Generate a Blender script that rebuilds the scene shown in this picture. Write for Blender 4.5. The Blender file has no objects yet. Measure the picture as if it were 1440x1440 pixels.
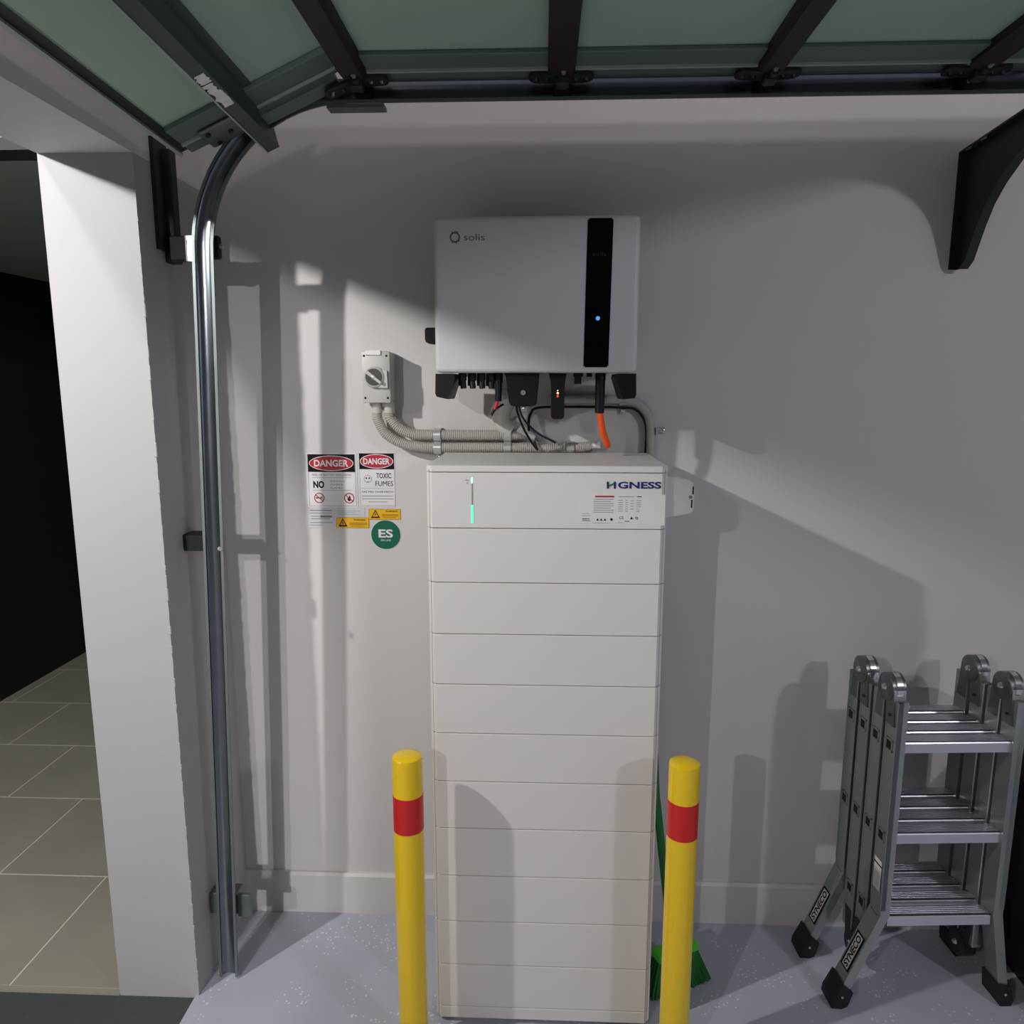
import bpy, bmesh, math, random
from mathutils import Vector, Matrix
from math import sin, cos, pi, radians as R

scene = bpy.context.scene
COL = scene.collection
random.seed(7)

# ------------------------------------------------------------------ camera
cam = bpy.data.cameras.new('camera'); co = bpy.data.objects.new('camera', cam); COL.objects.link(co)
cam.sensor_fit = 'HORIZONTAL'; cam.sensor_width = 36.0; cam.lens = 36.0 * 1046 / 1440
cam.clip_start = 0.02; cam.clip_end = 100
co.location = (0, 0, 1.55)
co.rotation_euler = (R(90 - 9.5), 0, R(2.3))
scene.camera = co

# ------------------------------------------------------------------ view, world, lights
vs = scene.view_settings
scene.display_settings.display_device = 'sRGB'
vs.view_transform = 'Standard'; vs.look = 'None'; vs.gamma = 1; vs.use_curve_mapping = False
vs.exposure = 0.20
scene.cycles.max_bounces = 8
scene.cycles.diffuse_bounces = 5
scene.cycles.use_denoising = True
w = bpy.data.worlds.new('night'); scene.world = w; w.use_nodes = True
w.node_tree.nodes['Background'].inputs[0].default_value = (0.25, 0.32, 0.55, 1)
w.node_tree.nodes['Background'].inputs[1].default_value = 0.003

def lamp(name, loc, watts, color, size, aim=None, shape='DISK', spread=180):
    l = bpy.data.lights.new(name, 'AREA' if aim else 'POINT')
    l.energy = watts; l.color = color
    if aim:
        l.shape = shape; l.spread = R(spread)
        if isinstance(size, tuple): l.shape = 'RECTANGLE'; l.size, l.size_y = size
        else: l.size = size
    else:
        l.shadow_soft_size = size
    o = bpy.data.objects.new(name, l); COL.objects.link(o); o.location = loc
    if aim:
        o.rotation_euler = (Vector(aim) - Vector(loc)).to_track_quat('-Z', 'Y').to_euler()
    return o
# lamps outside over the driveway (they shine in under the lintel) and the garage's own lamp, plus added fills
lamp('eave_lamp_near_porch', (-1.55, 0.70, 2.238), 86, (1.0, 0.97, 0.945), 0.022)
lamp('eave_lamp_over_driveway', (-1.30, -1.25, 2.155), 60, (1.0, 0.955, 0.94), 0.018)
lamp('pillar_fill_lamp', (-1.45, -4.2, 2.7), 380, (1.0, 0.97, 0.96), 0.06)  # added fill brightening the jamb pillar, stands for no known lamp
lamp('garage_lamp', (2.7, -1.2, 2.49), 73, (0.90, 0.87, 1.0), 0.09)
lamp('garage_ceiling_lamp', (0.35, 0.15, 2.605), 13.5, (1.0, 0.86, 0.87), 0.05)
lamp('side_fill_light', (4.9, -1.6, 1.15), 9, (0.95, 1.0, 0.93), (0.8, 1.9), aim=(0.0, 0.6, 1.15))  # added soft fill from the right for left wall and lintel, no doorway built

# ------------------------------------------------------------------ materials
def lin(c): return tuple((v / 255 / 12.92 if v / 255 <= 0.04045 else ((v / 255 + 0.055) / 1.055) ** 2.4) for v in c)
def mat(name, rgb, rough=0.5, metal=0.0, var=0.06, vscale=8.0, bump=0.0, bscale=60.0, emit=None, estr=0.0, spec=0.5, stretch=(1, 1, 1), alpha=1.0, trans=0.0, coat=0.0):
    m = bpy.data.materials.new(name); m.use_nodes = True
    nt = m.node_tree; b = nt.nodes['Principled BSDF']
    c = lin(rgb)
    b.inputs['Roughness'].default_value = rough; b.inputs['Metallic'].default_value = metal
    b.inputs['Specular IOR Level'].default_value = spec
    b.inputs['Coat Weight'].default_value = coat
    b.inputs['Transmission Weight'].default_value = trans
    tc = nt.nodes.new('ShaderNodeTexCoord'); mp = nt.nodes.new('ShaderNodeMapping')
    mp.inputs['Scale'].default_value = stretch
    nt.links.new(tc.outputs['Object'], mp.inputs['Vector'])
    n = nt.nodes.new('ShaderNodeTexNoise'); n.inputs['Scale'].default_value = vscale; n.inputs['Detail'].default_value = 4
    nt.links.new(mp.outputs['Vector'], n.inputs['Vector'])
    mx = nt.nodes.new('ShaderNodeMix'); mx.data_type = 'RGBA'
    mx.inputs['A'].default_value = (*[v * (1 - var) for v in c], 1)
    mx.inputs['B'].default_value = (*[min(1, v * (1 + var)) for v in c], 1)
    nt.links.new(n.outputs['Fac'], mx.inputs['Factor'])
    nt.links.new(mx.outputs['Result'], b.inputs['Base Color'])
    if bump > 0:
        n2 = nt.nodes.new('ShaderNodeTexNoise'); n2.inputs['Scale'].default_value = bscale; n2.inputs['Detail'].default_value = 3
        nt.links.new(mp.outputs['Vector'], n2.inputs['Vector'])
        bp = nt.nodes.new('ShaderNodeBump'); bp.inputs['Strength'].default_value = bump; bp.inputs['Distance'].default_value = 0.002
        nt.links.new(n2.outputs['Fac'], bp.inputs['Height']); nt.links.new(bp.outputs['Normal'], b.inputs['Normal'])
    if emit:
        b.inputs['Emission Color'].default_value = (*lin(emit), 1); b.inputs['Emission Strength'].default_value = estr
    return m

M = {}
M['wall'] = mat('painted_wall', (205, 202, 200), 0.75, var=0.025, vscale=2.5, bump=0.12, bscale=90)
M['render'] = mat('rendered_pillar', (164, 164, 165), 0.85, var=0.03, vscale=5, bump=0.25, bscale=120)
M['wall_dim'] = mat('grey_painted_wall', (120, 120, 122), 0.8, var=0.04)
M['ceiling'] = mat('ceiling_paint', (160, 160, 158), 0.9, var=0.02)
M['base'] = mat('skirting_paint', (207, 205, 202), 0.5, var=0.02)
M['porch'] = mat('porch_soffit', (145, 160, 148), 0.8, var=0.05)
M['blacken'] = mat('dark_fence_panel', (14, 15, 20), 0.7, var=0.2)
M['asphalt'] = mat('dark_driveway', (62, 70, 68), 0.85, var=0.18, vscale=30, bump=0.4, bscale=150)
M['concrete'] = mat('pale_concrete', (150, 147, 142), 0.8, var=0.08, vscale=4)
M['grout'] = mat('tile_grout', (205, 202, 190), 0.9)
M['yellow'] = mat('yellow_paint', (240, 200, 8), 0.22, var=0.03, coat=0.3)
M['red'] = mat('red_reflective_band', (205, 28, 30), 0.25, var=0.04)
M['battery'] = mat('battery_white_enamel', (222, 219, 215), 0.38, var=0.015)
M['batt_gap'] = mat('battery_dark_gap', (150, 146, 142), 0.6)
M['inverter'] = mat('inverter_white_enamel', (208, 208, 209), 0.42, var=0.01)
M['gloss_black'] = mat('gloss_black_glass', (5, 6, 8), 0.2, var=0.05, spec=0.12)
M['black'] = mat('black_plastic', (13, 14, 15), 0.5, var=0.1, spec=0.3)
M['black_rubber'] = mat('black_rubber', (20, 21, 24), 0.65, var=0.1)
M['grey_pl'] = mat('light_grey_pvc', (190, 188, 183), 0.42, var=0.03)
M['grey_cond'] = mat('grey_corrugated_pvc', (176, 172, 165), 0.45, var=0.04)
M['dark_dial'] = mat('dark_dial_recess', (48, 46, 44), 0.3)
M['clear'] = mat('clear_dial_cover', (225, 225, 222), 0.08, trans=0.75, var=0.01)
M['galv'] = mat('galvanised_steel', (112, 119, 126), 0.24, 0.94, var=0.22, vscale=26, bump=0.05, bscale=40)
M['galv_dull'] = mat('dull_galvanised_steel', (122, 130, 128), 0.5, 0.75, var=0.15, vscale=30)
M['zinc'] = mat('bright_zinc', (205, 207, 205), 0.32, 0.65, var=0.12, vscale=90)
M['alu'] = mat('brushed_aluminium', (165, 172, 168), 0.36, 0.85, var=0.07, vscale=20, stretch=(1, 1, 0.08))
M['alu_rung'] = mat('ribbed_aluminium', (208, 210, 216), 0.28, 0.85, var=0.02, vscale=10)
M['hinge_steel'] = mat('cast_hinge_steel', (120, 124, 124), 0.35, 0.9, var=0.1, vscale=40)
M['chrome'] = mat('chrome', (225, 228, 230), 0.12, 1.0, var=0.03)
M['bracket_blk'] = mat('black_painted_steel', (36, 42, 40), 0.5, 0.2, var=0.12)
M['door_panel'] = mat('green_grey_door_skin', (164, 188, 167), 0.55, var=0.05, vscale=6)
M['door_stile'] = mat('dark_green_grey_stile', (96, 114, 102), 0.5, var=0.07, vscale=10)
M['strut'] = mat('dark_green_strut', (58, 74, 64), 0.5, var=0.1, vscale=10)
M['door_edge'] = mat('pale_stile_lip', (165, 176, 166), 0.45, var=0.05)
M['brown'] = mat('dark_brown_rail', (36, 17, 15), 0.55, var=0.12)
M['sticker'] = mat('torn_white_sticker', (232, 232, 228), 0.6, var=0.25, vscale=60)
M['paper'] = mat('white_sign_vinyl', (222, 221, 222), 0.4, var=0.01)
M['plate'] = mat('rating_plate_film', (224, 222, 219), 0.38, var=0.01)
M['clear_print'] = mat('pale_label_vinyl', (200, 203, 208), 0.35, var=0.02)
M['ink'] = mat('black_ink', (9, 8, 9), 0.6, spec=0.2)
M['grey_ink'] = mat('grey_ink', (120, 120, 122), 0.5)
M['light_ink'] = mat('light_grey_ink', (160, 160, 162), 0.5)
M['sign_red'] = mat('sign_red', (176, 32, 52), 0.4)
M['lab_yellow'] = mat('amber_label', (232, 178, 14), 0.4, var=0.04)
M['es_green'] = mat('es_green', (0, 98, 72), 0.4)
M['blue_ink'] = mat('navy_ink', (26, 40, 112), 0.4)
M['green_ink'] = mat('green_ink', (52, 120, 62), 0.4)
M['logo_grey'] = mat('logo_grey', (96, 96, 98), 0.5)
M['orange'] = mat('orange_cable', (255, 92, 24), 0.45)
M['navy_cable'] = mat('navy_cable', (34, 36, 70), 0.45)
M['red_cable'] = mat('red_cable', (190, 24, 44), 0.45)
M['broom_green'] = mat('dark_green_plastic', (20, 108, 44), 0.45, var=0.1)
M['broom_bright'] = mat('bright_green_plastic', (70, 196, 30), 0.4, var=0.06)
M['bristle'] = mat('green_bristles', (22, 104, 40), 0.6, var=0.3, vscale=120, stretch=(1, 1, 0.1))
M['led_green'] = mat('green_led', (120, 255, 200), 0.4, emit=(70, 240, 170), estr=0.9)
M['led_pale'] = mat('pale_green_led', (190, 255, 225), 0.4, emit=(150, 245, 205), estr=0.8)
M['led_blue'] = mat('blue_led', (90, 150, 220), 0.4, emit=(90, 150, 215), estr=0.8)
M['led_red'] = mat('red_led', (255, 40, 20), 0.4, emit=(255, 50, 25), estr=2.0)
M['led_amber'] = mat('amber_led', (255, 210, 120), 0.4, emit=(255, 220, 130), estr=2.0)
M['tub'] = mat('black_tub_plastic', (32, 34, 42), 0.5)

def tile_mat():
    m = mat('grey_porcelain_tile', (150, 147, 134), 0.42, var=0.16, vscale=3.5, bump=0.05, bscale=30)
    return m
M['tile'] = tile_mat()

def floor_mat():
    m = bpy.data.materials.new('epoxy_floor'); m.use_nodes = True
    nt = m.node_tree; b = nt.nodes['Principled BSDF']; b.inputs['Roughness'].default_value = 0.38
    tc = nt.nodes.new('ShaderNodeTexCoord')
    n = nt.nodes.new('ShaderNodeTexNoise'); n.inputs['Scale'].default_value = 3.0; n.inputs['Detail'].default_value = 5
    nt.links.new(tc.outputs['Object'], n.inputs['Vector'])
    mx = nt.nodes.new('ShaderNodeMix'); mx.data_type = 'RGBA'
    mx.inputs['A'].default_value = (*lin((164, 169, 181)), 1); mx.inputs['B'].default_value = (*lin((184, 188, 199)), 1)
    nt.links.new(n.outputs['Fac'], mx.inputs['Factor'])
    # scattered pale chips and dust: clusters of small cells
    v = nt.nodes.new('ShaderNodeTexVoronoi'); v.inputs['Scale'].default_value = 95
    nt.links.new(tc.outputs['Object'], v.inputs['Vector'])
    lt = nt.nodes.new('ShaderNodeMath'); lt.operation = 'LESS_THAN'; lt.inputs[1].default_value = 0.27
    nt.links.new(v.outputs['Distance'], lt.inputs[0])
    sp = nt.nodes.new('ShaderNodeSeparateColor'); nt.links.new(v.outputs['Color'], sp.inputs['Color'])
    g1 = nt.nodes.new('ShaderNodeMath'); g1.operation = 'GREATER_THAN'; g1.inputs[1].default_value = 0.50
    nt.links.new(sp.outputs['Red'], g1.inputs[0])
    nc = nt.nodes.new('ShaderNodeTexNoise'); nc.inputs['Scale'].default_value = 6.0; nc.inputs['Detail'].default_value = 2
    nt.links.new(tc.outputs['Object'], nc.inputs['Vector'])
    g2 = nt.nodes.new('ShaderNodeMath'); g2.operation = 'GREATER_THAN'; g2.inputs[1].default_value = 0.515
    nt.links.new(nc.outputs['Fac'], g2.inputs[0])
    m1 = nt.nodes.new('ShaderNodeMath'); m1.operation = 'MULTIPLY'; nt.links.new(lt.outputs[0], m1.inputs[0]); nt.links.new(g1.outputs[0], m1.inputs[1])
    m2 = nt.nodes.new('ShaderNodeMath'); m2.operation = 'MULTIPLY'; nt.links.new(m1.outputs[0], m2.inputs[0]); nt.links.new(g2.outputs[0], m2.inputs[1])
    m3 = nt.nodes.new('ShaderNodeMath'); m3.operation = 'MULTIPLY'; nt.links.new(m2.outputs[0], m3.inputs[0]); m3.inputs[1].default_value = 0.75
    mx2 = nt.nodes.new('ShaderNodeMix'); mx2.data_type = 'RGBA'
    nt.links.new(m3.outputs[0], mx2.inputs['Factor']); nt.links.new(mx.outputs['Result'], mx2.inputs['A'])
    mx2.inputs['B'].default_value = (*lin((225, 225, 228)), 1)
    nt.links.new(mx2.outputs['Result'], b.inputs['Base Color'])
    return m
M['floor'] = floor_mat()

# ------------------------------------------------------------------ builders
class MB:
    def __init__(s): s.bm = bmesh.new()
    def box(s, x0, x1, y0, y1, z0, z1, bev=0.0, seg=2, mtx=None):
        r = bmesh.ops.create_cube(s.bm, size=1.0)
        vs_ = r['verts']
        for v in vs_:
            v.co = Vector(((x0 + x1) / 2 + v.co.x * (x1 - x0), (y0 + y1) / 2 + v.co.y * (y1 - y0), (z0 + z1) / 2 + v.co.z * (z1 - z0)))
        es = list({e for v in vs_ for e in v.link_edges})
        if bev > 0:
            r = bmesh.ops.bevel(s.bm, geom=es, offset=bev, segments=seg, affect='EDGES', profile=0.5)
            vs_ = list({v for f in r['faces'] for v in f.verts} | set(v for v in vs_ if v.is_valid))
        if mtx:
            bmesh.ops.transform(s.bm, matrix=mtx, verts=[v for v in vs_ if v.is_valid])
        return s
    def cyl(s, p0, p1, r0, r1=None, n=20, caps=True):
        p0, p1 = Vector(p0), Vector(p1); r1 = r0 if r1 is None else r1
        d = (p1 - p0).normalized(); q = d.to_track_quat('Z', 'Y').to_matrix()
        a, b = [], []
        for i in range(n):
            t = 2 * pi * i / n; u = q @ Vector((cos(t), sin(t), 0))
            a.append(s.bm.verts.new(p0 + u * r0)); b.append(s.bm.verts.new(p1 + u * r1))
        for i in range(n): s.bm.faces.new((a[i], a[(i + 1) % n], b[(i + 1) % n], b[i]))
        if caps: s.bm.faces.new(a[::-1]); s.bm.faces.new(b)
        return s
    def lathe(s, c, prof, n=32, axis='Z'):
        rings = []
        for r_, h in prof:
            ring = []
            for i in range(n):
                t = 2 * pi * i / n
                p = Vector((r_ * cos(t), r_ * sin(t), h))
                if axis == 'Y': p = Vector((p.x, -p.z, p.y))
                if axis == 'X': p = Vector((p.z, p.x, p.y))
                ring.append(s.bm.verts.new(Vector(c) + p))
            rings.append(ring)
        for a, b in zip(rings, rings[1:]):
            for i in range(n): s.bm.faces.new((a[i], a[(i + 1) % n], b[(i + 1) % n], b[i]))
        s.bm.faces.new(rings[0][::-1]); s.bm.faces.new(rings[-1])
        return s
    def tube(s, pts, r, n=12, caps=True):
        pts = [Vector(p) for p in pts]; rings = []
        up = None
        for i, p in enumerate(pts):
            d = (pts[min(i + 1, len(pts) - 1)] - pts[max(i - 1, 0)]).normalized()
            if up is None:
                up = Vector((0, 0, 1)) if abs(d.z) < 0.9 else Vector((0, 1, 0))
            side = d.cross(up).normalized(); up = side.cross(d).normalized()
            rr = r[i] if isinstance(r, (list, tuple)) else r
            rings.append([s.bm.verts.new(p + side * rr * cos(2 * pi * k / n) + up * rr * sin(2 * pi * k / n)) for k in range(n)])
        for a, b in zip(rings, rings[1:]):
            for i in range(n): s.bm.faces.new((a[i], a[(i + 1) % n], b[(i + 1) % n], b[i]))
        if caps: s.bm.faces.new(rings[0][::-1]); s.bm.faces.new(rings[-1])
        return s
    def prism(s, poly, axis, a, b):
        """poly of 2-D points extruded along axis from a to b"""
        def P(u, v, w):
            return {'X': Vector((w, u, v)), 'Y': Vector((u, w, v)), 'Z': Vector((u, v, w))}[axis]
        A = [s.bm.verts.new(P(u, v, a)) for u, v in poly]; B = [s.bm.verts.new(P(u, v, b)) for u, v in poly]
        n = len(poly)
        for i in range(n): s.bm.faces.new((A[i], A[(i + 1) % n], B[(i + 1) % n], B[i]))
        s.bm.faces.new(A[::-1]); s.bm.faces.new(B)
        return s
    def sweep(s, rings, closed=True):
        V = [[s.bm.verts.new(Vector(p)) for p in ring] for ring in rings]
        n = len(V[0])
        for a, b in zip(V, V[1:]):
            for i in range(n): s.bm.faces.new((a[i], a[(i + 1) % n], b[(i + 1) % n], b[i]))
        s.bm.faces.new(V[0][::-1]); s.bm.faces.new(V[-1])
        return s
    def xf(s, m):
        bmesh.ops.transform(s.bm, matrix=m, verts=s.bm.verts[:]); return s
    def build(s, name, m, parent=None, smooth=None, origin=None, kind=None):
        bm = s.bm
        bmesh.ops.recalc_face_normals(bm, faces=bm.faces[:])
        if origin is None:
            origin = parent.get('_o', (0, 0, 0)) if parent is not None else (0, 0, 0)
        bmesh.ops.translate(bm, vec=-Vector(origin), verts=bm.verts[:])
        me = bpy.data.meshes.new(name); bm.to_mesh(me); bm.free()
        me.materials.append(m)
        if smooth is not None:
            for p in me.polygons: p.use_smooth = True
            me.set_sharp_from_angle(angle=R(smooth))
        o = bpy.data.objects.new(name, me); COL.objects.link(o)
        if parent is not None:
            o.parent = parent; o['_o'] = tuple(origin)
        else:
            o.location = origin; o['_o'] = tuple(origin)
        if kind: o['kind'] = kind
        return o

def tag(o, label, cat, group=None):
    o['label'] = label; o['category'] = cat
    if group: o['group'] = group
    return o
def thing(name, label, cat, loc=(0, 0, 0), group=None, rotz=0, local=False):
    o = bpy.data.objects.new(name, None); COL.objects.link(o); o.location = loc; o.rotation_euler = (0, 0, rotz)
    o.empty_display_size = 0.05
    o['_o'] = (0.0, 0.0, 0.0) if local else tuple(loc)
    return tag(o, label, cat, group)
def struct(mb, name, m, smooth=None, parent=None):
    o = mb.build(name, m, parent, smooth=smooth)
    if parent is None: o['kind'] = 'structure'
    return o
def bez(pts, n=24):
    """Catmull-Rom through the points"""
    P = [Vector(p) for p in pts]; P = [2 * P[0] - P[1]] + P + [2 * P[-1] - P[-2]]
    out = []
    for i in range(1, len(P) - 2):
        for k in range(n):
            t = k / n
            out.append(0.5 * ((2 * P[i]) + (P[i + 1] - P[i - 1]) * t + (2 * P[i - 1] - 5 * P[i] + 4 * P[i + 1] - P[i + 2]) * t * t + (3 * P[i] - P[i - 1] - 3 * P[i + 1] + P[i + 2]) * t ** 3))
    out.append(P[-2]); return out
def resample(pts, step):
    L = [0.0]
    for a, b in zip(pts, pts[1:]): L.append(L[-1] + (b - a).length)
    out = []; j = 0; n = max(2, int(L[-1] / step))
    for k in range(n + 1):
        t = L[-1] * k / n
        while j < len(L) - 2 and L[j + 1] < t: j += 1
        f = (t - L[j]) / max(1e-9, L[j + 1] - L[j]); out.append(pts[j].lerp(pts[j + 1], f))
    return out

XZ = Matrix(((1, 0, 0, 0), (0, 0, -1, 0), (0, 1, 0, 0), (0, 0, 0, 1)))   # text plane -> facing -y
def text(name, body, m, parent, x, y, z, h, width=None, bold=0.0, align='CENTER', mtx=None, shear=0.0):
    cu = bpy.data.curves.new(name, 'FONT'); cu.body = body; cu.size = 1.0; cu.align_x = 'LEFT'; cu.offset = bold; cu.extrude = 0.0; cu.shear = shear
    cu.resolution_u = 3
    to = bpy.data.objects.new('tmp', cu); COL.objects.link(to)
    dg = bpy.context.evaluated_depsgraph_get(); dg.update()
    me = bpy.data.meshes.new_from_object(to.evaluated_get(dg))
    bpy.data.objects.remove(to); bpy.data.curves.remove(cu)
    xs = [v.co.x for v in me.vertices]; ys = [v.co.y for v in me.vertices]
    x0, x1, y0, y1 = min(xs), max(xs), min(ys), max(ys)
    sy = h / (y1 - y0); sx = (width / (x1 - x0)) if width else sy
    for v in me.vertices:
        px = (v.co.x - x0) * sx; py = (v.co.y - y0) * sy - h / 2
        if align == 'CENTER': px -= (x1 - x0) * sx / 2
        v.co = Vector((px, py, 0))
    M4 = mtx if mtx else Matrix.Translation(Vector((x, y, z))) @ XZ
    o_ = parent.get('_o', (0, 0, 0))
    me.transform(Matrix.Translation(-Vector(o_)) @ M4)
    me.materials.clear(); me.materials.append(m); me.name = name
    o = bpy.data.objects.new(name, me); COL.objects.link(o); o.parent = parent; o['_o'] = tuple(o_)
    return o
def bars(rects, y, name, m, parent, t=0.0004):
    mb = MB()
    for x0, x1, z0, z1 in rects: mb.box(x0, x1, y - t, y, z0, z1)
    return mb.build(name, m, parent, kind='stuff' if len(rects) > 1 else None)
def ellipse(cx, cz, rx, rz, n=40): return [(cx + rx * cos(2 * pi * i / n), cz + rz * sin(2 * pi * i / n)) for i in range(n)]
def ring(mb, cx, cz, ro, ri, y0, y1, n=32):
    ringv = []
    for i in range(n):
        t = 2 * pi * i / n
        ringv.append([(cx + r_ * cos(t), yy, cz + r_ * sin(t)) for r_, yy in ((ro, y0), (ro, y1), (ri, y1), (ri, y0))])
    V = [[mb.bm.verts.new(p) for p in q] for q in ringv]
    for i in range(n):
        a, b = V[i], V[(i + 1) % n]
        for k in range(4): mb.bm.faces.new((a[k], a[(k + 1) % 4], b[(k + 1) % 4], b[k]))
    return mb

# ------------------------------------------------------------------ setting
D = 1.989          # back wall plane
XL = -0.876        # inner face of the left wall
YJ = 1.656         # face of the door jamb
struct(MB().box(-1.085, 5.1, D, D + 0.12, -0.02, 3.0), 'wall_back', M['wall'])
lw = MB()
lw.box(-1.085, XL, YJ, D, -0.02, 2.045)
struct(lw, 'wall_left', M['render'])
ln = MB().prism([(D, 2.045), (YJ, 2.045), (-1.7, 2.045), (-1.7, 3.0), (D, 3.0)], 'X', -1.085, XL)
struct(ln, 'trim_1', M['wall'])          # lintel over the door opening
struct(MB().box(-1.085, XL, -3.5, -1.7, -0.02, 3.0), 'wall_left_far', M['render'])
struct(MB().box(-1.085, 5.1, -3.6, -3.5, -0.02, 3.0), 'wall_front', M['wall_dim'])
struct(MB().box(5.0, 5.1, -3.5, D, -0.02, 3.0), 'wall_right', M['wall_dim'])
struct(MB().box(-1.085, 5.1, -3.6, D + 0.12, 2.95, 3.05), 'ceiling', M['ceiling'])
struct(MB().box(-0.885, 5.1, -3.6, D + 0.12, -0.06, 0.0), 'floor', M['floor'])
bb = MB().prism([(D - 0.014, 0.0), (D, 0.0), (D, 0.128), (D - 0.008, 0.128), (D - 0.014, 0.120)], 'X', XL, 5.0)
struct(bb, 'baseboard_back', M['base'])
# plaster chips along the jamb arris
ch = MB()
for k in range(46):
    z = 0.02 + k * 0.043 + random.uniform(-.01, .01)
    sgn = random.uniform(0.0015, 0.005)
    ch.box(XL - sgn, XL + sgn * 0.6, YJ - sgn * 0.4, YJ + sgn, z, z + random.uniform(0.008, 0.035), bev=sgn * 0.3, seg=1)
struct(ch, 'trim_2', M['render'])
# outside: driveway, porch tiles, porch soffit, dark fence
struct(MB().box(-9, -0.885, 1.30, 1.655, -0.08, -0.006), 'driveway_kerb', M['asphalt'])
struct(MB().box(-9, -0.885, -9, 1.30, -0.08, -0.006), 'driveway', M['concrete'])
ps = struct(MB().box(-2.75, -1.085, 1.655, 8, -0.08, -0.0008), 'porch_floor', M['grout'])
g = 0.0045
def add_tile(x0, x1, y0, y1):
    MB().box(max(x0, -2.70) + g / 2, min(x1, -1.086) - g / 2, y0 + g / 2, y1 - g / 2, -0.02, 0.0, bev=0.0007, seg=1).build('tile', M['tile'], ps)
rows = [(1.668, 2.11, -1.39), (2.11, 2.555, -1.745), (2.555, 2.97, -2.04)]
y = 2.97; off = -2.04
while y < 7.5:
    off -= 0.3
    rows.append((y, y + 0.435, off)); y += 0.435
for (a, b, xj) in rows:
    k = -4
    while True:
        x0 = xj + k * 0.9; k += 1
        if x0 > -1.09: break
        if x0 + 0.9 < -2.70: continue
        if min(x0 + 0.9, -1.086) - max(x0, -2.70) > 0.02: add_tile(x0, x0 + 0.9, a, b)
struct(MB().box(-2.75, -1.085, 1.654, 1.668, -0.02, 0.0008), 'trim_3', M['tile'])
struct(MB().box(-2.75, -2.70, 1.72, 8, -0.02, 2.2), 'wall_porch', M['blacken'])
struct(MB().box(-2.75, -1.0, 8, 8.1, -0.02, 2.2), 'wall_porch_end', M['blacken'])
struct(MB().box(-2.75, -1.09, 1.78, 8, 2.118, 2.2), 'porch_ceiling', M['porch'])
struct(MB().box(-2.75, -1.09, 1.70, 1.78, 2.066, 2.092), 'trim_4', M['blacken'])
struct(MB().box(-2.75, -1.09, 1.74, 1.78, 2.092, 3.0), 'wall_porch_fascia', M['porch'])
struct(MB().box(-1.2, -1.085, D, 8, -0.02, 2.3), 'wall_porch_side', M['render'])

# ------------------------------------------------------------------ sectional garage door
door = thing('garage_door', 'raised sectional garage door with green-grey panels under the ceiling', 'garage door', (0.5, -0.3, 2.2))
YF, YN = 1.703, -1.62
joints = [-0.395, 0.035, 0.460, 0.880, 1.31]
for k in range(4):
    x0, x1 = joints[k], joints[k + 1]
    sec = MB().box(x0 + 0.004, x1 - 0.004, YN, YF - 0.004, 2.206, 2.224).build('section', M['door_panel'], door)
    MB().box(x0 + 0.02, x1 - 0.02, 1.585, 1.650, 2.196, 2.206, bev=0.002, seg=1).build('end_stile', M['door_stile'], sec)
    MB().box(x0 + 0.02, x1 - 0.02, 1.650, 1.656, 2.191, 2.206).build('stile_lip', M['door_edge'], sec)
    MB().box(x0 + 0.02, x1 - 0.02, 1.656, YF, 2.199, 2.206).build('stile_return', M['door_stile'], sec)
# joint rails between sections: dark brown channels running along the door
for k, xj in enumerate(joints):
    mb = MB()
    mb.prism([(xj - 0.028, 2.206), (xj - 0.028, 2.188), (xj - 0.020, 2.180), (xj + 0.020, 2.180), (xj + 0.028, 2.188), (xj + 0.028, 2.206)], 'Y', YN, 1.655)
    mb.build('joint_rail', M['brown'], door)
# hinge with roller carrier at each joint
def hinge(xj, tilt):
    h = MB()
    def leaf(x0, x1, zt0, zt1):
        pts = []
        for i in range(9):
            t = -pi / 2 + pi * i / 8
            pts.append((x1 + math.copysign(0.016, x1 - x0) * cos(t), 1.681 + 0.023 * sin(t)))
        poly = [(x0, 1.658), *pts, (x0, 1.704)]
        A = []; B = []
        for (px, py) in poly:
            f = (px - x0) / (x1 - x0); z = zt0 + (zt1 - zt0) * f
            A.append(h.bm.verts.new((px, py, z))); B.append(h.bm.verts.new((px, py, z - 0.006)))
        n = len(poly)
        for i in range(n): h.bm.faces.new((A[i], A[(i + 1) % n], B[(i + 1) % n], B[i]))
        h.bm.faces.new(A); h.bm.faces.new(B[::-1])
    leaf(xj, xj + 0.052, 2.188, 2.191)
    leaf(xj, xj - 0.052, 2.188, 2.191 - tilt)
    h.cyl((xj, 1.650, 2.188), (xj, 1.694, 2.188), 0.011, n=12)
    h.box(xj - 0.012, xj + 0.016, 1.658, 1.688, 2.166, 2.192, bev=0.003, seg=1)
    h.cyl((xj + 0.004, 1.640, 2.180), (xj + 0.004, 1.700, 2.180), 0.010, n=12)
    ho = h.build('hinge', M['bracket_blk'], door, smooth=40)
    for dx, dz in ((0.030, 0.0), (0.052, 0.0), (-0.030, -tilt * 0.55), (-0.052, -tilt)):
        MB().cyl((xj + dx, 1.681, 2.187 + dz), (xj + dx, 1.681, 2.179 + dz), 0.0065, 0.005, n=10).build('bolt', M['galv'], ho)
    MB().cyl((xj + 0.004, 1.630, 2.180), (xj + 0.004, 1.738, 2.180), 0.0045, n=10).build('roller_stem', M['zinc'], ho)
    MB().lathe((xj + 0.004, 1.722, 2.180), [(0.012, -0.008), (0.0195, -0.006), (0.0195, 0.006), (0.012, 0.008)], n=20, axis='Y').build('roller', M['black'], ho, smooth=40)
for k, xj in enumerate(joints[:4]): hinge(xj, 0.022 if k == 0 else 0.0)
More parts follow.
